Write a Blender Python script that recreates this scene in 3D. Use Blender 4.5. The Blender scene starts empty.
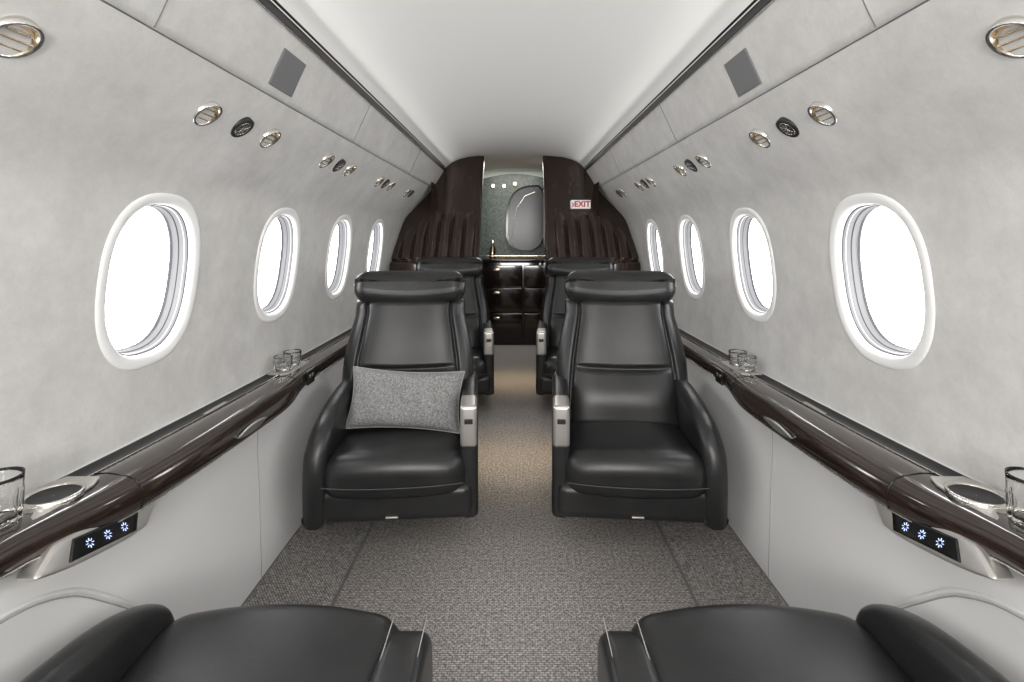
import bpy, bmesh, math, random, bisect
from mathutils import Vector, Matrix
random.seed(3)
scene=bpy.context.scene
scene.view_settings.view_transform='Standard'
scene.view_settings.look='None'
scene.view_settings.exposure=.04
COL=scene.collection
# ------------------------------------------------------------ materials
def mat(name,col,rough=.5,metal=0,spec=.5,emit=None,es=0,coat=0,trans=0,ior=1.45):
    m=bpy.data.materials.new(name); m.use_nodes=True
    b=m.node_tree.nodes['Principled BSDF']
    b.inputs['Base Color'].default_value=(*col,1)
    b.inputs['Roughness'].default_value=rough
    b.inputs['Metallic'].default_value=metal
    b.inputs['Specular IOR Level'].default_value=spec
    b.inputs['Coat Weight'].default_value=coat
    b.inputs['Coat Roughness'].default_value=.05
    b.inputs['Transmission Weight'].default_value=trans
    b.inputs['IOR'].default_value=ior
    if emit:
        b.inputs['Emission Color'].default_value=(*emit,1); b.inputs['Emission Strength'].default_value=es
    return m
def noisy(m,c1,c2,scale=5,detail=6,stretch=(1,1,1),bump=0,bscale=200,lo=.35,hi=.65,dist=0,rough=.55):
    nt=m.node_tree; N=nt.nodes; L=nt.links; b=N['Principled BSDF']
    tc=N.new('ShaderNodeTexCoord'); mp=N.new('ShaderNodeMapping'); mp.inputs['Scale'].default_value=stretch
    n=N.new('ShaderNodeTexNoise'); n.inputs['Scale'].default_value=scale; n.inputs['Detail'].default_value=detail
    n.inputs['Roughness'].default_value=rough; n.inputs['Distortion'].default_value=dist
    r=N.new('ShaderNodeValToRGB'); r.color_ramp.elements[0].position=lo; r.color_ramp.elements[1].position=hi
    r.color_ramp.elements[0].color=(*c1,1); r.color_ramp.elements[1].color=(*c2,1)
    L.new(tc.outputs['Object'],mp.inputs['Vector']); L.new(mp.outputs[0],n.inputs['Vector'])
    L.new(n.outputs[0],r.inputs[0]); L.new(r.outputs[0],b.inputs['Base Color'])
    if bump:
        n2=N.new('ShaderNodeTexNoise'); n2.inputs['Scale'].default_value=bscale; n2.inputs['Detail'].default_value=3
        L.new(tc.outputs['Object'],n2.inputs['Vector'])
        bp=N.new('ShaderNodeBump'); bp.inputs['Strength'].default_value=bump; bp.inputs['Distance'].default_value=.002
        L.new(n2.outputs[0],bp.inputs['Height']); L.new(bp.outputs[0],b.inputs['Normal'])
    return m
M={}
M['wall']=noisy(mat('suede_wall',(.5,.5,.5),.9,spec=.2),(.525,.518,.505),(.66,.652,.638),scale=8,detail=14,bump=.2,bscale=260,rough=.78,lo=.34,hi=.66)
M['lower']=noisy(mat('sidewall_leather',(.6,.6,.6),.5,spec=.3),(.655,.65,.645),(.685,.68,.675),scale=3)
M['ceil']=mat('ceiling_white',(.86,.86,.845),.7,spec=.2)
M['white']=mat('window_trim_white',(.86,.86,.85),.4)
M['liner']=mat('window_liner_grey',(.25,.25,.26),.45)
M['gasket']=mat('window_gasket_dark',(.06,.06,.065),.5)
M['pane']=mat('bright_sky_pane',(.9,.9,.9),.2,emit=(.99,.99,1),es=8.5)
M['leather']=noisy(mat('black_leather',(.012,.012,.013),.31,spec=.55),(.014,.014,.0145),(.021,.021,.0215),scale=9,bump=.25,bscale=420)
M['shell']=mat('seat_shell_black',(.012,.012,.013),.45)
M['stitch']=mat('stitch_thread',(.35,.35,.34),.8)
M['stitchdk']=mat('stitch_thread_dark',(.07,.07,.07),.7)
M['seam']=mat('seam_dark',(.16,.16,.16),.8)
M['seamlt']=mat('seam_grey',(.33,.33,.33),.8)
M['chrome']=mat('brushed_metal',(.72,.70,.66),.22,metal=1)
M['nickel']=mat('satin_nickel',(.62,.60,.57),.36,metal=.85)
M['gold']=mat('warm_metal',(.80,.68,.50),.18,metal=1)
M['goldlens']=mat('lamp_reflector_gold',(.62,.51,.37),.22,metal=1,emit=(1,.85,.6),es=.04)
M['black']=mat('gloss_black',(.01,.01,.01),.12)
M['matblack']=mat('satin_black',(.02,.02,.021),.4)
M['shelf']=mat('shelf_black_leather',(.03,.03,.032),.38)
M['speaker']=mat('speaker_grille',(.17,.17,.175),.8)
M['led']=mat('button_led',(.5,.6,.9),.5,emit=(.5,.62,1),es=1.3)
M['glass']=mat('crystal_glass',(1,1,1),.02,trans=1,ior=1.45)
M['wood']=noisy(mat('macassar_wood',(.04,.02,.015),.15,coat=1),(.008,.005,.004),(.038,.022,.016),scale=9,detail=8,stretch=(12,.35,12),lo=.3,hi=.7,dist=.25)
M['woodv']=noisy(mat('macassar_wood_upright',(.04,.02,.015),.24,coat=.7),(.016,.009,.007),(.044,.025,.018),scale=8,detail=4,stretch=(9,2,.2),lo=.3,hi=.7,dist=.1)
M['pillow']=noisy(mat('wool_pillow',(.3,.3,.3),.95,spec=.1),(.13,.13,.13),(.34,.34,.34),scale=160,detail=4,bump=.6,bscale=250,lo=.3,hi=.7)
M['piping']=mat('pillow_piping',(.30,.30,.29),.8)
M['cabinet']=mat('cabinet_black_gloss',(.012,.008,.007),.12,coat=.5)
M['mirror']=mat('mirror_dark',(.05,.05,.052),.25,metal=.6)
M['lampwarm']=mat('lamp_warm',(1,.8,.5),.5,emit=(1,.72,.38),es=9)
M['red']=mat('sign_red',(.6,.02,.02),.5)
M['sign']=mat('sign_white',(.8,.8,.8),.5,emit=(1,1,1),es=.2)
M['vest']=mat('vestibule_white',(.62,.68,.63),.6)
m=mat('mosaic_green',(.1,.12,.1),.35); nt=m.node_tree;N=nt.nodes;L=nt.links
tc=N.new('ShaderNodeTexCoord'); v=N.new('ShaderNodeTexVoronoi'); v.inputs['Scale'].default_value=75
r=N.new('ShaderNodeValToRGB'); r.color_ramp.elements[0].color=(.022,.03,.028,1); r.color_ramp.elements[1].color=(.11,.135,.12,1)
L.new(tc.outputs['Object'],v.inputs['Vector']); L.new(v.outputs['Color'],r.inputs[0]); L.new(r.outputs[0],N['Principled BSDF'].inputs['Base Color'])
M['mosaic']=m
def carpet(name,c1,c2,c3,rot):
    m=mat(name,c2,.95,spec=.1); nt=m.node_tree;N=nt.nodes;L=nt.links;b=N['Principled BSDF']
    tc=N.new('ShaderNodeTexCoord'); mp=N.new('ShaderNodeMapping'); mp.inputs['Rotation'].default_value=(0,0,rot)
    br=N.new('ShaderNodeTexBrick'); br.inputs['Scale'].default_value=1
    br.inputs['Brick Width'].default_value=.013; br.inputs['Row Height'].default_value=.0065; br.inputs['Mortar Size'].default_value=.0017
    br.inputs['Mortar Smooth'].default_value=.6
    br.inputs['Color1'].default_value=(*c2,1); br.inputs['Color2'].default_value=(*c3,1); br.inputs['Mortar'].default_value=(*c1,1)
    n=N.new('ShaderNodeTexNoise'); n.inputs['Scale'].default_value=120; n.inputs['Detail'].default_value=6
    cr_=N.new('ShaderNodeValToRGB'); cr_.color_ramp.elements[0].position=.36; cr_.color_ramp.elements[1].position=.64
    cr_.color_ramp.elements[0].color=(.28,.28,.28,1); cr_.color_ramp.elements[1].color=(.76,.76,.76,1)
    mx=N.new('ShaderNodeMix'); mx.data_type='RGBA'; mx.blend_type='OVERLAY'; mx.inputs[0].default_value=.85
    L.new(tc.outputs['Object'],mp.inputs['Vector']); L.new(mp.outputs[0],br.inputs['Vector']); L.new(tc.outputs['Object'],n.inputs['Vector'])
    L.new(n.outputs[0],cr_.inputs[0])
    L.new(br.outputs['Color'],mx.inputs[6]); L.new(cr_.outputs[0],mx.inputs[7]); L.new(mx.outputs[2],b.inputs['Base Color'])
    bp=N.new('ShaderNodeBump'); bp.inputs['Strength'].default_value=.5; bp.inputs['Distance'].default_value=.003
    L.new(n.outputs[0],bp.inputs['Height']); L.new(bp.outputs[0],b.inputs['Normal'])
    return m
M['carpet']=carpet('aisle_carpet',(.155,.144,.137),(.285,.268,.255),(.375,.352,.335),0)
M['carpet2']=carpet('edge_carpet',(.15,.142,.136),(.255,.242,.232),(.34,.322,.31),.9)
# ------------------------------------------------------------ helpers
def empty(name,loc=(0,0,0)):
    e=bpy.data.objects.new(name,None); COL.objects.link(e); e.location=loc; e.empty_display_size=.05; return e
def mkobj(name,me,parent=None):
    o=bpy.data.objects.new(name,me); COL.objects.link(o)
    if parent: o.parent=parent; o.matrix_parent_inverse=Matrix.Translation(-Vector(parent.location))
    return o
def finish(name,bm,mats,parent=None,smooth=True,recalc=True):
    if recalc: bmesh.ops.recalc_face_normals(bm,faces=bm.faces)
    me=bpy.data.meshes.new(name); bm.to_mesh(me); bm.free()
    for k in (mats if isinstance(mats,(list,tuple)) else [mats]): me.materials.append(M[k])
    if smooth:
        for p in me.polygons: p.use_smooth=True
    return mkobj(name,me,parent)
def grid(name,rows,mats,parent=None,closed=False,matf=None,caps=False,smooth=True):
    bm=bmesh.new(); vs=[[bm.verts.new(p) for p in r] for r in rows]; n=len(rows[0])
    for i in range(len(rows)-1):
        for j in range(n if closed else n-1):
            f=bm.faces.new((vs[i][j],vs[i][(j+1)%n],vs[i+1][(j+1)%n],vs[i+1][j]))
            if matf: f.material_index=matf(i,j)
    if caps:
        bm.faces.new(vs[0]); bm.faces.new(vs[-1])
    return finish(name,bm,mats,parent,smooth)
def axis_list(a,b,r,n=5,mid=10):
    r=min(r,(b-a)/2*.999)
    L=[a+r*k/n for k in range(n)]+[a+r+(b-a-2*r)*k/mid for k in range(mid)]+[b-r+r*k/n for k in range(n+1)]
    return L
def rbox(name,x0,x1,y0,y1,z0,z1,r,mats,parent=None,T=None,warp=None,mid=8):
    h=[(x1-x0)/2,(y1-y0)/2,(z1-z0)/2]; c=[(x0+x1)/2,(y0+y1)/2,(z0+z1)/2]; r=min(r,min(h)*.98)
    A=[axis_list(-h[k],h[k],r,4,mid) for k in range(3)]
    bm=bmesh.new(); cache={}
    def V(p):
        k=tuple(round(q,6) for q in p)
        if k in cache: return cache[k]
        cl=[max(-(h[i]-r),min(h[i]-r,p[i])) for i in range(3)]
        d=Vector([p[i]-cl[i] for i in range(3)])
        if d.length>1e-9: d=d.normalized()*r
        q=Vector([cl[i]+d[i]+c[i] for i in range(3)])
        if warp: q=Vector(warp(*q))
        if T: q=Vector(T(*q))
        cache[k]=bm.verts.new(q); return cache[k]
    for ax in range(3):
        o=[i for i in range(3) if i!=ax]
        for s in (-1,1):
            for i in range(len(A[o[0]])-1):
                for j in range(len(A[o[1]])-1):
                    q=[]
                    for di,dj in ((0,0),(1,0),(1,1),(0,1)):
                        p=[0,0,0]; p[ax]=s*h[ax]; p[o[0]]=A[o[0]][i+di]; p[o[1]]=A[o[1]][j+dj]; q.append(V(p))
                    if len(set(q))==4:
                        try: bm.faces.new(q)
                        except ValueError: pass
    return finish(name,bm,mats,parent)
def tube(name,pts,r,m,parent=None,cyc=False,T=None):
    cu=bpy.data.curves.new(name,'CURVE'); cu.dimensions='3D'; cu.bevel_depth=r; cu.bevel_resolution=2
    s=cu.splines.new('POLY'); s.points.add(len(pts)-1)
    for i,p in enumerate(pts):
        if T: p=T(*p)
        s.points[i].co=(*p,1)
    s.use_cyclic_u=cyc; cu.materials.append(M[m])
    return mkobj(name,cu,parent)
def chaikin(P,n=3):
    for _ in range(n):
        Q=[]; m=len(P)
        for i in range(m):
            a=Vector(P[i]); b=Vector(P[(i+1)%m]); Q+= [a*.75+b*.25, a*.25+b*.75]
        P=Q
    return [Vector(p) for p in P]
def slab(name,outline,u0,u1,r,mats,parent,T,lean=None):
    P=chaikin(outline,3); n=len(P)
    area=sum(P[i].x*P[(i+1)%n].y-P[(i+1)%n].x*P[i].y for i in range(n))
    if area<0: P=P[::-1]
    nr=[]
    for i in range(n):
        t=(P[(i+1)%n]-P[i-1]).normalized(); nr.append(Vector((t.y,-t.x)))
    rings=[]; K=6
    seq=[(u0+r-r*math.cos(math.pi/2*k/K), r-r*math.sin(math.pi/2*k/K)) for k in range(K+1)]
    seq+= [(u1-r+r*math.sin(math.pi/2*k/K), r-r*math.cos(math.pi/2*k/K)) for k in range(K+1)]
    for u,ins in seq:
        row=[]
        for i in range(n):
            p=P[i]-nr[i]*ins; uu=u
            if lean: uu=lean(u,p.x,p.y)
            row.append(T(uu,p.x,p.y))
        rings.append(row)
    return grid(name,rings,mats,parent,closed=True,caps=True),P
def lathe(name,prof,center,m,parent=None,seg=40,rot=None):
    rows=[]
    for r,z in prof:
        row=[]
        for k in range(seg):
            a=2*math.pi*k/seg; p=Vector((r*math.cos(a),r*math.sin(a),z))
            if rot is not None: p=rot@p
            row.append(p+Vector(center))
        rows.append(row)
    return grid(name,rows,m,parent,closed=True)
# ------------------------------------------------------------ wall profile
CP=[(.884,.48),(.888,.60),(.886,.73),(.868,.94),(.834,1.15),(.772,1.245),(.703,1.325),(.641,1.4125),(.603,1.492),(.565,1.573)]
def cr(P,n=16):
    out=[]
    Q=[Vector(P[0])*2-Vector(P[1])]+[Vector(p) for p in P]+[Vector(P[-1])*2-Vector(P[-2])]
    for i in range(1,len(Q)-2):
        for k in range(n):
            t=k/n;a,b,c,d=Q[i-1:i+3]
            out.append(.5*((2*b)+(c-a)*t+(2*a-5*b+4*c-d)*t*t+(3*b-a-3*c+d)*t**3))
    out.append(Q[-2]); return out
PR=cr(CP); S=[0]
for i in range(1,len(PR)): S.append(S[-1]+(PR[i]-PR[i-1]).length)
def prof(s):
    s=max(0,min(S[-1]-1e-6,s))
    i=min(bisect.bisect_right(S,s)-1,len(PR)-2)
    t=(s-S[i])/(S[i+1]-S[i]); return PR[i].lerp(PR[i+1],t)
def sz(z):
    for i in range(len(PR)-1):
        if PR[i].y<=z<=PR[i+1].y: return S[i]+(z-PR[i].y)/(PR[i+1].y-PR[i].y)*(S[i+1]-S[i])
    return S[-1]
def P3(side,y,s,n=0):
    p=prof(s); t=(prof(s+.004)-prof(s-.004)).normalized()
    return Vector((side*(p.x-t.y*n),y,p.y+t.x*n))
Y0,Y1=-1.75,4.3
PITCH=.632
WY=[1.203+PITCH*k for k in range(-2,4)]
SC=sz(.943); SB=0.0; ST=sz(1.4125)
WA,WB,WN=.166,.210,2.5
def se(a,b,th,n=WN):
    c,s=math.cos(th),math.sin(th)
    return (abs(c/a)**n+abs(s/b)**n)**(-1/n)
for side,nm in ((-1,'left'),(1,'right')):
    bm=bmesh.new()
    hw=PITCH/2
    for yc in WY:
        per=[]; K=14
        x0,x1,b0,b1=-hw,hw,SB-SC,ST-SC
        for k in range(K): per.append((x0+(x1-x0)*k/K,b0))
        for k in range(K*2): per.append((x1,b0+(b1-b0)*k/(K*2)))
        for k in range(K): per.append((x1-(x1-x0)*k/K,b1))
        for k in range(K*2): per.append((x0,b1-(b1-b0)*k/(K*2)))
        R=12; rings=[]
        for k in range(R+1):
            f=k/R; row=[]
            for (px,py) in per:
                th=math.atan2(py,px); rr=se(WA-.006,WB-.006,th); d=math.hypot(px,py)
                r_=rr+(d-rr)*f
                row.append(bm.verts.new(P3(side,yc+r_*math.cos(th),SC+r_*math.sin(th))))
            rings.append(row)
        n=len(per)
        for k in range(R):
            for j in range(n): bm.faces.new((rings[k][j],rings[k][(j+1)%n],rings[k+1][(j+1)%n],rings[k+1][j]))
    for ya,yb in ((Y0,WY[0]-hw),(WY[-1]+hw,Y1)):
        for a in range(8):
            for b in range(28):
                q=[bm.verts.new(P3(side,ya+(yb-ya)*(a+i)/8,SB+(ST-SB)*(b+j)/28)) for i,j in ((0,0),(1,0),(1,1),(0,1))]
                bm.faces.new(q)
    ys=[Y0+(Y1-Y0)*k/20 for k in range(21)]
    def strip(sa,sb,na,nb,mi,K=6):
        for a in range(20):
            for b in range(K):
                q=[]
                for i,j in ((0,0),(1,0),(1,1),(0,1)):
                    t=(b+j)/K; q.append(bm.verts.new(P3(side,ys[a+i],sa+(sb-sa)*t,na+(nb-na)*t)))
                f=bm.faces.new(q); f.material_index=mi
    strip(ST,ST+.0005,0,-.005,1,1); strip(ST+.0005,ST+.0025,-.005,-.005,1,1); strip(ST+.0025,ST+.003,-.005,0.003,1,1)
    strip(ST+.003,S[-1]-.01,.003,.003,0,8)
    bmesh.ops.remove_doubles(bm,verts=bm.verts,dist=.0002)
    w=finish('wall_'+nm,bm,['wall','seamlt'])
    for i,yy in enumerate((-.2,.88,1.96,3.0)):
        tube('panel_seam_%d'%i,[P3(side,yy,ST+.005+(S[-1]-ST-.015)*k/8,.0032) for k in range(9)],.0012,'seam',w)
    rows=[]
    pe=P3(side,0,S[-1]-.01,.004)
    for y in (Y0,Y1):
        rows.append([(side*(pe.x*side),y,pe.z),(side*(pe.x*side-.006),y,pe.z+.002),(side*(pe.x*side-.006),y,pe.z+.024),(side*(pe.x*side-.016),y,pe.z+.028)])
    grid('trim_1' if side<0 else 'trim_2',rows,'matblack',smooth=False)
    tube('trim_3' if side<0 else 'trim_4',[(pe.x-side*.003,Y0,pe.z-.001),(pe.x-side*.003,Y1,pe.z-.001)],.0018,'chrome')
# ------------------------------------------------------------ ceiling
CC=cr([(-.558,1.585),(-.53,1.622),(-.45,1.672),(-.3,1.708),(0,1.722),(.3,1.708),(.45,1.672),(.53,1.622),(.558,1.585)],8)
grid('ceiling',[[(p.x,y,p.y) for p in CC] for y in [Y0+(5.2-Y0)*k/12 for k in range(13)]],'ceil')
# ------------------------------------------------------------ windows
num=0
for side in (-1,1):
    for yc in WY:
        num+=1
        e=empty('window_%d'%num,P3(side,yc,SC))
        def ring(o,n,K=72):
            return [P3(side,yc+se(WA+o,WB+o,2*math.pi*k/K)*math.cos(2*math.pi*k/K),SC+se(WA+o,WB+o,2*math.pi*k/K)*math.sin(2*math.pi*k/K),n) for k in range(K)]
        fr=[(.0,-.002),(.0,.0015),(-.003,.0035),(-.010,.0045),(-.021,.003),(-.027,.000),(-.029,-.006),(-.0305,-.012)]
        grid('frame',[ring(*q) for q in fr],'white',e,closed=True)
        ln=[(-.0305,-.012),(-.033,-.013),(-.0335,-.020),(-.035,-.021),(-.0355,-.033),(-.038,-.034),(-.0385,-.046),(-.041,-.047),(-.042,-.056)]
        grid('liner',[ring(*q) for q in ln],['liner','gasket','white'],e,closed=True,matf=lambda i,j:{0:1,1:0,2:2,3:0,4:1,5:0,6:0,7:1}.get(i,0))
        bm=bmesh.new(); rr=[bm.verts.new(p) for p in ring(-.041,-.055)]; bm.faces.new(rr)
        finish('pane',bm,'pane',e,smooth=False)
# ------------------------------------------------------------ floor
CX,FX=.515,.745
bm=bmesh.new()
def quad(pts,mi=0):
    f=bm.faces.new([bm.verts.new(p) for p in pts]); f.material_index=mi
quad([(-CX,Y0,0),(CX,Y0,0),(CX,5.3,0),(-CX,5.3,0)])
for s in (-1,1):
    quad([(s*CX,Y0,0.0),(s*(CX+.003),Y0,.010),(s*(CX+.003),5.3,.010),(s*CX,5.3,0.0)],2)
    quad([(s*(CX+.003),Y0,.010),(s*(FX+.03),Y0,.03),(s*(FX+.03),5.3,.03),(s*(CX+.003),5.3,.010)],1)
flo=finish('floor',bm,['carpet','carpet2','seam'],smooth=False)
for s in (-1,1): tube('carpet_joint',[(s*CX,Y0,.001),(s*CX,5,.001)],.002,'seam',flo)
# ------------------------------------------------------------ lower side walls + ledge
def bulge(y):
    return .5*(1+math.tanh((y-.86)/.09))*.5*(1-math.tanh((y-1.70)/.08))
def dz(y): return -.012-.045*(1-math.exp(-max(0,y-.75)/.8))
def tumbler(x,y,z,h=.085,r=.036,cut=False):
    e=empty('crystal_tumbler',(x,y,z))
    pr=[(.001,0),(r*.86,0),(r*.9,.003)]+[(r*(.9+.1*k/8),.003+(h-.003)*k/8) for k in range(9)]+[(r*.96,h)]+[(r*(.95-.1*k/8),h-(h-.014)*k/8) for k in range(9)]+[(.001,.013)]
    rows=[]
    for rr,zz in pr:
        row=[]
        for k in range(48):
            a=2*math.pi*k/48
            q=rr*(1+ (.05*math.cos(a*12) if (cut and .006<zz<h*.7) else 0)); row.append((x+q*math.cos(a),y+q*math.sin(a),z+zz))
        rows.append(row)
    grid('glass_body',rows,'glass',e,closed=True)
for side,nm in ((-1,'left'),(1,'right')):
    ys=[Y0+(4.0-Y0)*k/160 for k in range(161)]
    LW=cr([(.745,-.01),(.752,.05),(.772,.2),(.782,.38),(.775,.48),(.785,.53)],6)
    lw=grid('wall_lower_'+nm,[[(side*p.x,y,p.y) for p in LW] for y in ys[::8]],'lower')
    def lx(z): return min(LW,key=lambda p:abs(p.y-z)).x
    for i,yy in enumerate((.35,1.47,2.6)):
        pts=[]
        for p in LW: pts.append((side*(p.x-.0005),yy+.05*math.sin(p.y*5),p.y))
        tube('seam_%d'%i,pts,.0012,'seamlt',lw)
    AR=cr([(-.2,.30),(.2,.42),(.5,.475),(.74,.475),(.87,.43),(.97,.345),(1.07,.24),(1.15,.14),(1.18,.02)],6)
    tube('recess_edge',[(side*(lx(p.y)+.001),p.x,p.y) for p in AR],.005,'lower',lw)
    tube('recess_seam',[(side*(lx(p.y)-.0005),p.x-.004,p.y-.007) for p in AR],.0014,'seamlt',lw)
    tube('baseboard_'+nm,[(side*.752,Y0,.032),(side*.752,4.0,.032)],.004,'seam')
    L_=empty('side_ledge',(side*.8,1,.6))
    def sect(y):
        b=bulge(y); d=dz(y)
        return [(x,z+d) for x,z in [(.895,.602),(.880,.602),(.879,.596),(.829,.596),(.828,.603),(.824,.606),
                (.800-.004*b,.6065),(.772-.012*b,.606-.005*b),(.761-.018*b,.602-.008*b),(.754-.022*b,.592-.014*b),(.7515-.024*b,.576-.022*b),(.7525-.022*b,.562-.028*b),(.758-.015*b,.557-.030*b),(.79,.556-.03*b)]]
    rows=[]
    for y in ys: rows.append([(side*x,y,z) for x,z in sect(y)])
    grid('wood_rail',rows,['wood','lower','shelf'],L_,matf=lambda i,j: 1 if j==0 else (2 if j in(1,2,3) else 0))
    tube('metal_inlay',[(side*sect(y)[5][0],y,sect(y)[5][1]+.0005) for y in ys],.0016,'chrome',L_)
    tube('metal_edge',[(side*(sect(y)[11][0]-.0005),y,sect(y)[11][1]) for y in ys],.0016,'chrome',L_)
    for i,yy in enumerate((.98,1.72)):
        tube('joint_%d'%i,[(side*(x-.0006),yy,z+.0004) for x,z in sect(yy)[5:13]],.0012,'black',L_)
    zl=sect(1.38)[10][1]
    rbox('latch',-.07,.07,-.004,.004,-.013,.013,.004,'nickel',L_,T=lambda x,y,z:(side*(.724+y-.25*z),1.38+x,zl+.002+z*(1-(x/.075)**2*.8)))
    zt_=.596+dz(1.42)
    rbox('table_leaf_tab',-.05,.05,-.006,.006,-.001,.002,.001,'chrome',L_,T=lambda x,y,z:(side*(.850+y),1.42+x,zt_+z))
    zs_=.54
    sw=empty('seat_switch_plate',(side*.745,1.80,zs_))
    rbox('plate',-.03,.03,-.004,.004,-.03,.02,.003,'black',sw,T=lambda x,y,z:(side*(.744+y),1.82+x,zs_+z))
    for k in (-1,1): rbox('button',-.008,.008,-.002,.002,-.006,.006,.002,'chrome',sw,T=lambda x,y,z:(side*(.740+y),1.82+x+k*.012,zs_+z))
    cpn=empty('touch_control_panel',(side*.745,.9,.52))
    def TC(x,y,z):
        return (side*(.738+y+.35*z),.895+x,.514+z-.22*x)
    rbox('bezel',-.115,.115,-.006,.03,-.026,.026,.006,'nickel',cpn,T=TC,warp=lambda x,y,z:(x+z*.9,y,z*(1-.3*abs(x/.115)**3)))
    rbox('screen',-.072,.072,-.009,-.004,-.016,.016,.002,'black',cpn,T=TC,warp=lambda x,y,z:(x+z*.6,y,z))
    for k in (-1,0,1):
        for a in range(8):
            an=2*math.pi*a/8
            pts=[(k*.038+.0078*math.cos(an),-.0095,.0078*math.sin(an)),(k*.038+.0035*math.cos(an),-.0095,.0035*math.sin(an))]
            tube('icon',pts,.0006,'led',cpn,T=TC)
    zc=.600+dz(.86)
    ch=empty('cup_holder',(side*.81,.875,zc))
    rbox('surround',-.13,.10,-.046,.048,.001,.0065,.003,'nickel',ch,T=lambda x,y,z:(side*(.822+y),.855+x,zc+.0015+z),warp=lambda x,y,z:(x,y*(1-.35*(abs(x+.015)/.115)**6),z))
    lathe('ring',[(.042,.004),(.044,.014),(.040,.015),(.037,.012),(.036,.0092)],(side*.812,.88,zc),'chrome',ch)
    lathe('well',[(.0365,.0110),(.035,.0092),(.001,.009)],(side*.812,.88,zc),'matblack',ch)
    tumbler(side*.816,.785,zc+.009,cut=True,h=.08,r=.034)
    zt=.603+dz(1.84)
    t=empty('glass_tray',(side*.838,1.84,zt))
    rbox('tray',-.09,.09,-.038,.035,0.001,.007,.003,'nickel',t,T=lambda x,y,z:(side*(.832+y),1.84+x,zt+z))
    tumbler(side*.835,1.80,zt+.0075,h=.05,r=.032,cut=True); tumbler(side*.835,1.875,zt+.0075,h=.05,r=.032,cut=True)
# ------------------------------------------------------------ overhead fittings
def rotto(n):
    return Vector((0,0,1)).rotation_difference(n).to_matrix()
SL=sz(1.325)
def nrm(side,s):
    return (P3(side,0,s,1)-P3(side,0,s,0)).normalized()
for side in (-1,1):
    nn=(nrm(side,SL)+Vector((0,0,-.30))).normalized()
    R=rotto(nn)
    def light(y):
        c=P3(side,y,SL,.003); e=empty('reading_light',c)
        lathe('bezel',[(.035,-.012),(.035,.001),(.033,.003),(.030,.003),(.028,.001)],c,'chrome',e,rot=R)
        lathe('reflector',[(.028,.001),(.023,-.005),(.016,-.008),(.001,-.009)],c,'goldlens',e,rot=R)
        for q,wd in ((-.014,.021),(0,.026),(.014,.021)):
            tube('louver',[c+R@Vector((q,-wd,-.001)),c+R@Vector((q,wd,-.001))],.0018,'gold',e)
    def vent(y):
        c=P3(side,y,SL,.003); e=empty('air_vent',c)
        lathe('collar',[(.033,-.012),(.033,.001),(.029,.003),(.025,.001)],c,'matblack',e,rot=R)
        lathe('nozzle',[(.025,.001),(.020,.002),(.014,.003),(.001,.003)],c,'matblack',e,rot=R)
        lathe('nozzle_ring',[(.022,.002),(.021,.0035),(.020,.002)],c,'chrome',e,rot=R)
        for k in range(4):
            a=k*math.pi/4
            tube('fin',[c+R@Vector((.019*math.cos(a),.019*math.sin(a),.003)),c+R@Vector((-.019*math.cos(a),-.019*math.sin(a),.003))],.0011,'chrome',e)
    for y in (.70,1.14,1.43,1.86,2.12,2.58,2.82,3.25): light(y)
    for y in (.42,1.285,1.99,2.70,3.36): vent(y)
    for i,yc in enumerate((1.33,-.1)):
        s0=ST+.02; s1=S[-1]-.045
        sp=empty('speaker_panel',P3(side,yc,(s0+s1)/2))
        def TS(a,n,b): return P3(side,yc+a,(s0+s1)/2+b+.0,n+.004)
        rbox('grille',-.064,.064,-.003,.003,-.050,.050,.004,'speaker',sp,T=TS)
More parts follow.
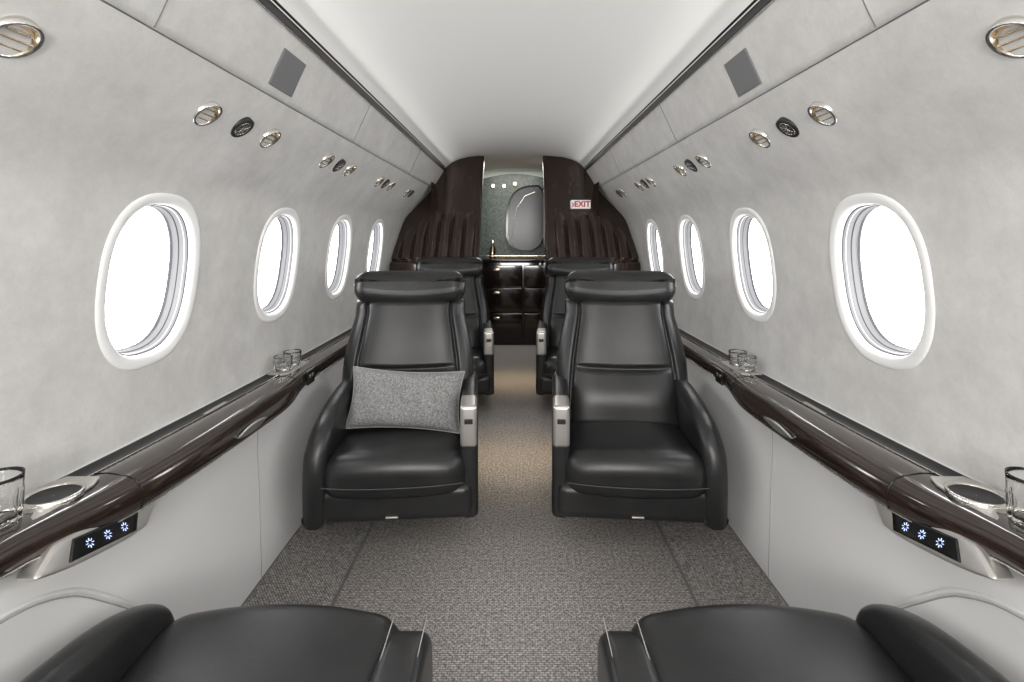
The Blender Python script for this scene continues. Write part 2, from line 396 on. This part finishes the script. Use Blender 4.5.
# ------------------------------------------------------------ seats
ROT=math.radians(4.5)
def seat(side,y0,d,arm_top=.475,recline=False,split=True,shift=0,rot=ROT,oa=0):
    e=empty('passenger_seat',(side*.41,y0+d*.25,0))
    cs,sn=math.cos(rot),math.sin(rot)
    def T(u,v,z):
        a=u-.40
        return Vector((side*(.40+shift+a*cs+v*sn),y0+d*(v*cs-a*sn),z))
    rbox('pedestal',.24,.56,.27,.50,0.0,.15,.02,'shell',e,T=T,mid=3)
    rbox('shroud',.140,.660,.010,.52,.108,.225,.03,'leather',e,T=T)
    def cw(u,v,z):
        t=(u-.40)/.24
        zz=z+ (.018*(1-t*t) if z>.25 else 0)
        zz-= max(0,(v-.05))*.03
        vv=v-.020*(1-t*t)*(1 if v<.1 else 0)
        return (u,vv,zz)
    rbox('seat_cushion',.156,.640,.0,.44,.180,.322,.064,'leather',e,T=T,warp=cw,mid=12)
    tube('cushion_seam',[(.170+.458*k/16,-.0215+.022*abs(k/8-1)**2.5,.238) for k in range(17)],.0016,'stitchdk',e,T=T)
    rbox('tag',.38,.42,.002,.010,.128,.134,.002,'nickel',e,T=T,mid=2)
    lean=lambda u,v,z:u-.018*max(0,(z-.33)/.12)
    OA=[(.004,.10),(-.004,.11),(-.014,.30),(.04,.415+oa),(.19,.472+oa),(.50,.485+oa),(.58,.40+oa),(.565,.11),(.55,.10)]
    o,P=slab('outer_arm',OA,.612,.687,.032,'leather',e,T,lean)
    ctr=Vector((.35,.2))
    top=sorted([p for p in P if p.y>.2 and p.x<.5],key=lambda p:math.atan2(p.y-.14,-(p.x-.4)))
    for uu,off in ((.629,.006),(.670,.006)):
        tube('stitch_outer',[(lean(uu,p.x,p.y),p.x,p.y) for p in [q+(ctr-q).normalized()*off for q in top]],.0010,'stitch',e,T=T)
    hi=arm_top>.4
    IA=[(.035,.10),(.03,.11),(.035,arm_top-.02),(.055,arm_top),(.11,arm_top),(.50,arm_top+.005),(.55,arm_top-.06),(.53,.11)] if hi else [(.03,.11),(.02,arm_top-.05),(.06,arm_top),(.2,arm_top+.012),(.50,arm_top+.01),(.55,arm_top-.05),(.53,.11)]
    slab('inner_arm',IA,.120 if hi else .11,.180 if hi else .195,.022,'leather',e,T)
    if hi:
        rbox('arm_end_cap',.123,.180,.026,.15,arm_top-.135,arm_top+.005,.012,'nickel',e,T=T,mid=3)
        rbox('arm_switch',.138,.166,.022,.030,arm_top-.055,arm_top-.038,.002,'matblack',e,T=T,mid=2)
    for uu in ((.168,.132) if hi else (.184,.122)):
        tube('stitch_inner',[(uu,.16+.32*k/10 if hi else .04+.44*k/10,arm_top-.003+(.0055 if not hi else 0)) for k in range(11)],.0010,'stitch',e,T=T)
    base=Vector((.385,.275)); dr=Vector((.145,.50)).normalized() if not recline else Vector((.93,.36)).normalized()
    nf=Vector((-dr.y,dr.x)); LB=.515
    def B(u,n,l):
        q=base+dr*l+nf*n; return T(u,q.x,q.y)
    uc=.402
    rows=[]; NA,NB=96,72
    def hwid(b): return .238+.032*math.sin(math.pi*min(1,b*1.15)) -.010*b
    def ASM(b): return .75-.07*math.sin(math.pi*b)+.13*(1-b)
    def front(a2,b,ed,endf):
        f=.062*ed*(.35+.65*endf)
        asm=ASM(b)
        f+=.034*abs(a2)**2.0*ed
        f+=.022*math.exp(-((b-.22)/.17)**2)*(1-a2*a2)
        f-=.024*math.exp(-((abs(a2)-asm)/.022)**2)*ed
        if abs(a2)<asm:
            inn=(1-(abs(a2)/asm)**4)
            if split: f-=.020*math.exp(-((b-.44-.03*a2*a2)/.018)**2)*inn
            f+=.020*inn
        return f
    for jb in range(NB+1):
        b=jb/NB; row=[]
        w=hwid(b)
        endf=min(1,b/.06)**.5*min(1,(1-b)/.05)**.5 if 0<b<1 else 0
        for ia in range(NA+1):
            a=-1+2*ia/NA
            a2=math.sin(a*math.pi/2)*.5+a*.5
            ed=max(0,1-abs(a2)**6)**.5
            row.append(B(uc+a2*w,front(a2,b,ed,endf),b*LB))
        for ia in range(NA-1,0,-4):
            a=-1+2*ia/NA
            ed=max(0,1-abs(a)**6)**.5
            row.append(B(uc+a*w,-.05*ed*(.4+.6*endf),b*LB))
        rows.append(row)
    grid('backrest',rows,'leather',e,closed=True,caps=True)
    for s_ in (-1,1):
        for k_,off in enumerate((.045,)):
            pts=[]
            for jb in range(3,int(NB*.93)):
                b=jb/NB; a2=ASM(b)+off; ed=max(0,1-a2**6)**.5
                pts.append((uc+s_*a2*hwid(b),front(a2,b,ed,1)+.0002,b*LB))
            tube('back_stitch',pts,.0009,'stitchdk',e,T=B)
    if split:
        pts=[]
        for k in range(25):
            a2=-.62+1.24*k/24; b=.485+.03*a2*a2
            pts.append((uc+a2*hwid(b),front(a2,b,max(0,1-a2**6)**.5,1)+.0002,b*LB))
        tube('back_cross_stitch',pts,.0009,'stitchdk',e,T=B)
    def hw_(u,n,l):
        t=(u-uc)/.23
        return (u,n+.024*t*t,l+.012*t*t*(-.6 if l>.58 else 1.6)-.004)
    rbox('headrest',uc-.230,uc+.230,-.045,.094,.487,.640,.056,'leather',e,T=B,warp=hw_,mid=10)
    tube('headrest_seam',[(uc-.212+.424*k/16,.094+.024*(k/8-1)**2,.532+.012*(k/8-1)**2) for k in range(17)],.0012,'stitchdk',e,T=B)
    return e
for side in (1,-1):
    seat(side,1.62,1); seat(side,2.90,1)
for side in (1,-1):
    seat(side,.985,-1,arm_top=.325,recline=True,shift=.045,rot=0,oa=-.055)
# ------------------------------------------------------------ pillow
pc=Vector((-.408,1.868,.436)); pe_=empty('throw_pillow',pc)
Rp=Matrix.Rotation(math.radians(2.5),3,'Y')@Matrix.Rotation(math.radians(-20),3,'X')
def pil(s):
    rows=[]
    for j in range(29):
        row=[]
        for i in range(41):
            a=-1+i/20; b=-1+j/14
            th=.056*(max(0,(1-a**4))*max(0,(1-b**4)))**.55+.005*math.sin(a*9+b*3)*(1-a*a)*(1-b*b)
            x=a*.212*(1-.07*(1-b*b)*abs(a)**3 ); z=b*.110*(1-.12*(1-a*a)*abs(b)**3+.0)
            row.append(pc+Rp@Vector((x,s*th,z)))
        rows.append(row)
    return rows
grid('pillow_front',pil(-1),'pillow',pe_); grid('pillow_back',pil(1),'pillow',pe_)
r0=pil(0)
edge=r0[0]+[r[-1] for r in r0[1:]]+r0[-1][::-1][1:]+[r[0] for r in r0[::-1][1:-1]]
tube('piping',edge,.0028,'piping',pe_,cyc=True)
# ------------------------------------------------------------ wood bulkhead
XS=[(z,x) for x,z in [(.745,0),(.772,.2),(.78,.5),(.80,.53),(.888,.55)]]+[(p.y,p.x) for p in PR if p.y>.56]+[(p.y,p.x) for p in CC if p.x>.05][::-1]
XS=sorted(XS)
def xmax(z):
    for i in range(len(XS)-1):
        if XS[i][0]<=z<=XS[i+1][0]:
            t=(z-XS[i][0])/max(1e-6,XS[i+1][0]-XS[i][0]); return XS[i][1]+(XS[i+1][1]-XS[i][1])*t
    return XS[-1][1]
def sstep(a,b,x):
    t=max(0,min(1,(x-a)/(b-a))); return t*t*(3-2*t)
def by(x,z):
    base=3.50+max(0,z-.85)*.78
    t=(x-.26)/.62
    y=base-.07*math.sin(math.pi*min(1,max(0,t)))+.05*max(0,t-.5)
    zt=1.22-.75*max(0,x-.60)
    c=((x-.285)/.088)%1
    prof_=math.sqrt(max(0,1-(2*c-1)**2))
    zt2=zt-.06*(1-prof_)
    m_=sstep(.87,.89,z)*sstep(.285,.29,x)
    if z>zt2: m_*=0
    else: m_*=math.sqrt(min(1,max(0,(zt2-z)/.10)))
    y+= .055*(1-prof_)*m_
    y-= .03*m_
    y-= .03*(1-sstep(.855,.87,z))
    return y
for side,nm in ((-1,'left'),(1,'right')):
    e=empty('wood_bulkhead',(side*.5,3.6,.8))
    XI=.262 if side<0 else .235
    rows=[]
    zz=[.82*k/6 for k in range(6)]+[.82+.44*k/80 for k in range(80)]+[1.26+.455*k/20 for k in range(21)]
    for z in zz:
        xm=max(XI+.004,xmax(z)-.002); row=[]
        for i in range(161):
            x=XI+(xm-XI)*i/160; row.append((side*x,by(x,z),z))
        rows.append(row)
    grid('wood_panel',rows,'woodv',e)
    rows=[[(side*XI,by(XI,1.715*k/60)+q,1.715*k/60) for q in (0,.12)] for k in range(61)]
    grid('jamb',rows,'woodv',e)
    tube('jamb_edge',[(side*XI,by(XI,1.7*k/30)-.004,1.7*k/30) for k in range(31)],.008,'woodv',e)
xs,zs=.490,1.278; ys_=by(xs,zs)-.055
es=empty('exit_sign',(xs,ys_,zs))
rbox('sign_plate',xs-.072,xs+.072,ys_-.004,ys_+.08,zs-.032,zs+.032,.004,'sign',es,mid=2)
cu=bpy.data.curves.new('exit_text','FONT'); cu.body='›EXIT'; cu.size=.058; cu.align_x='CENTER'; cu.align_y='CENTER'; cu.offset=.0018; cu.extrude=.001; cu.materials.append(M['red'])
to=bpy.data.objects.new('exit_text',cu); COL.objects.link(to); to.parent=es; to.location=(0,-.006,0); to.rotation_euler=(math.pi/2,0,0)
# ------------------------------------------------------------ vestibule / galley
YG=5.02
gw=empty('wall_galley',(0,YG,0))
rows=[]
for k in range(2): rows.append([(-.75+1.5*i/20,YG,0 if k==0 else 1.665-.5*abs(-.75+1.5*i/20)**2) for i in range(21)])
grid('mosaic_panel',rows,'mosaic',gw,smooth=False)
grid('header',[[(-.9,YG+.02,1.0),(.9,YG+.02,1.0)],[(-.9,YG+.02,1.80),(.9,YG+.02,1.80)]],'vest',gw,smooth=False)
for s in (-1,1):
    grid('wall_vestibule_'+('left' if s<0 else 'right'),[[(s*.62,3.7,0),(s*.62,5.2,0)],[(s*.62,3.7,1.72),(s*.62,5.2,1.72)]],'woodv',smooth=False)
gc=empty('galley_cabinet',(-.1,4.85,0))
rbox('carcass',-.60,.60,4.77,YG-.005,.0,.79,.006,'cabinet',gc,mid=2)
rbox('countertop',-.61,.61,4.74,YG-.005,.79,.82,.008,'black',gc,mid=2)
for i,(za,zb) in enumerate(((.06,.30),(.32,.54),(.56,.76))):
    for xa,xb in ((-.42,.07),(.09,.52)):
        rbox('drawer_front',xa,xb,4.755,4.775,za,zb,.004,'cabinet',gc,mid=2)
        rbox('drawer_pull',(xa+xb)/2-.03,(xa+xb)/2+.03,4.745,4.757,zb-.05,zb-.03,.004,'gold',gc,mid=2)
tube('counter_rail',[(-.5,4.76,.85),(.5,4.76,.85)],.005,'gold',gc)
for x in (-.4,-.1,.2,.45): tube('rail_post',[(x,4.76,.81),(x,4.76,.85)],.004,'gold',gc)
mr=empty('galley_mirror',(.06,4.99,1.2))
def mring(o,y):
    # tall framed mirror: square foot, arched shoulder on the left, straight right side
    P=chaikin([(-.07-o,.90-o),(-.07-o,1.30),(-.02-o*.7,1.46+o*.7),(.10,1.53+o),(.30+o,1.53+o),(.30+o,.90-o)],2)
    return [(p.x,y,p.y) for p in P]
grid('mirror_frame',[mring(.02,YG-.002),mring(.02,YG-.03),mring(0,YG-.03),mring(0,YG-.018)],'black',mr,closed=True,smooth=False)
bm=bmesh.new(); bm.faces.new([bm.verts.new(p) for p in mring(.001,YG-.019)]); finish('mirror_glass',bm,'mirror',mr,smooth=False)
tube('mirror_bevel_line',[(-.03,YG-.024,.93),(-.02,YG-.024,1.15),(.02,YG-.024,1.32),(.10,YG-.024,1.44),(.2,YG-.024,1.48)],.005,'nickel',mr)
for x in (-.22,-.11,.0):
    e=empty('galley_spotlight',(x,YG-.03,1.53))
    lathe('lamp_ring',[(.022,-.0),(.022,.012),(.017,.013)],(x,YG-.034 if x>-.05 else YG-.004,1.54 if x<-.05 else 1.56),'gold',e,rot=rotto(Vector((0,-1,0))),seg=20)
    lathe('lamp_bulb',[(.015,.012),(.001,.014)],(x,YG-.034 if x>-.05 else YG-.004,1.54 if x<-.05 else 1.56),'lampwarm',e,rot=rotto(Vector((0,-1,0))),seg=20)
bt=empty('galley_bottle',(-.22,4.9,.82))
lathe('bottle_body',[(.001,.001),(.03,.001),(.032,.01),(.032,.1),(.012,.14),(.012,.18),(.001,.181)],(-.22,4.9,.82),'gold',bt,seg=24)
cd=empty('door_1',(.30,4.3,.8))
rbox('door_leaf',.265,.30,4.35,4.7,.01,1.66,.01,'woodv',cd,mid=2)
# ------------------------------------------------------------ aft wall
bm=bmesh.new()
pts=[(-.745,0)]+[(-x,z) for x,z in [(.78,.5),(.888,.6)]]+[(-p.x,p.y) for p in PR[20:]]+[(p.x,p.y) for p in CC]+[(p.x,p.y) for p in PR[::-1][:-20]]+[(.888,.6),(.78,.5),(.745,0)]
bm.faces.new([bm.verts.new((x,Y0+.01,z)) for x,z in pts]); finish('wall_aft',bm,'lower',smooth=False)
# ------------------------------------------------------------ lights
def area(name,loc,size,sy,energy,col,direction):
    l=bpy.data.lights.new(name,'AREA'); l.shape='RECTANGLE'; l.size=size; l.size_y=sy; l.energy=energy; l.color=col
    o=bpy.data.objects.new(name,l); COL.objects.link(o); o.location=loc
    o.rotation_euler=Vector(direction).to_track_quat('-Z','Y').to_euler(); return o
for s in (-1,1):
    a=area('cove_light',(s*.515,2.1,1.590),.03,3.8,1.15,(1,.98,.95),(-s*.75,0,1))
    z=-Vector((-s*1.0,0,.22)).normalized(); yv=Vector((0,1,0)); xv=yv.cross(z)
    a.rotation_euler=Matrix((xv,yv,z)).transposed().to_euler()
area('aft_fill_light',(0,-1.2,1.25),1.1,.5,44,(1,.98,.95),(0,1,-.10))  # added fill behind the camera, flash-like, no cabin fitting
area('vestibule_light',(0,4.55,1.70),.5,.4,10,(1,.97,.9),(0,0,-1))
for s in (-1,1):
    for y in (2.35,3.6):
        l=bpy.data.lights.new('aisle_lamp','SPOT'); l.energy=2.6; l.color=(1,.75,.45); l.spot_size=2.2; l.spot_blend=1; l.shadow_soft_size=.02
        o=bpy.data.objects.new('aisle_lamp',l); COL.objects.link(o); o.location=(s*.2,y,.33); o.rotation_euler=Vector((-s*.45,0,-1)).to_track_quat('-Z','Y').to_euler()
w=bpy.data.worlds.new('W'); scene.world=w; w.use_nodes=True
w.node_tree.nodes['Background'].inputs[0].default_value=(.9,.95,1,1); w.node_tree.nodes['Background'].inputs[1].default_value=1
# ------------------------------------------------------------ camera
cam=bpy.data.cameras.new('camera'); co=bpy.data.objects.new('camera',cam); COL.objects.link(co)
co.location=(0,0,1.05); co.rotation_euler=(math.pi/2,0,0)
cam.sensor_width=36; cam.lens=36*500/1024; cam.shift_x=-3/1024; cam.shift_y=-106/1024; cam.clip_start=.01
scene.camera=co
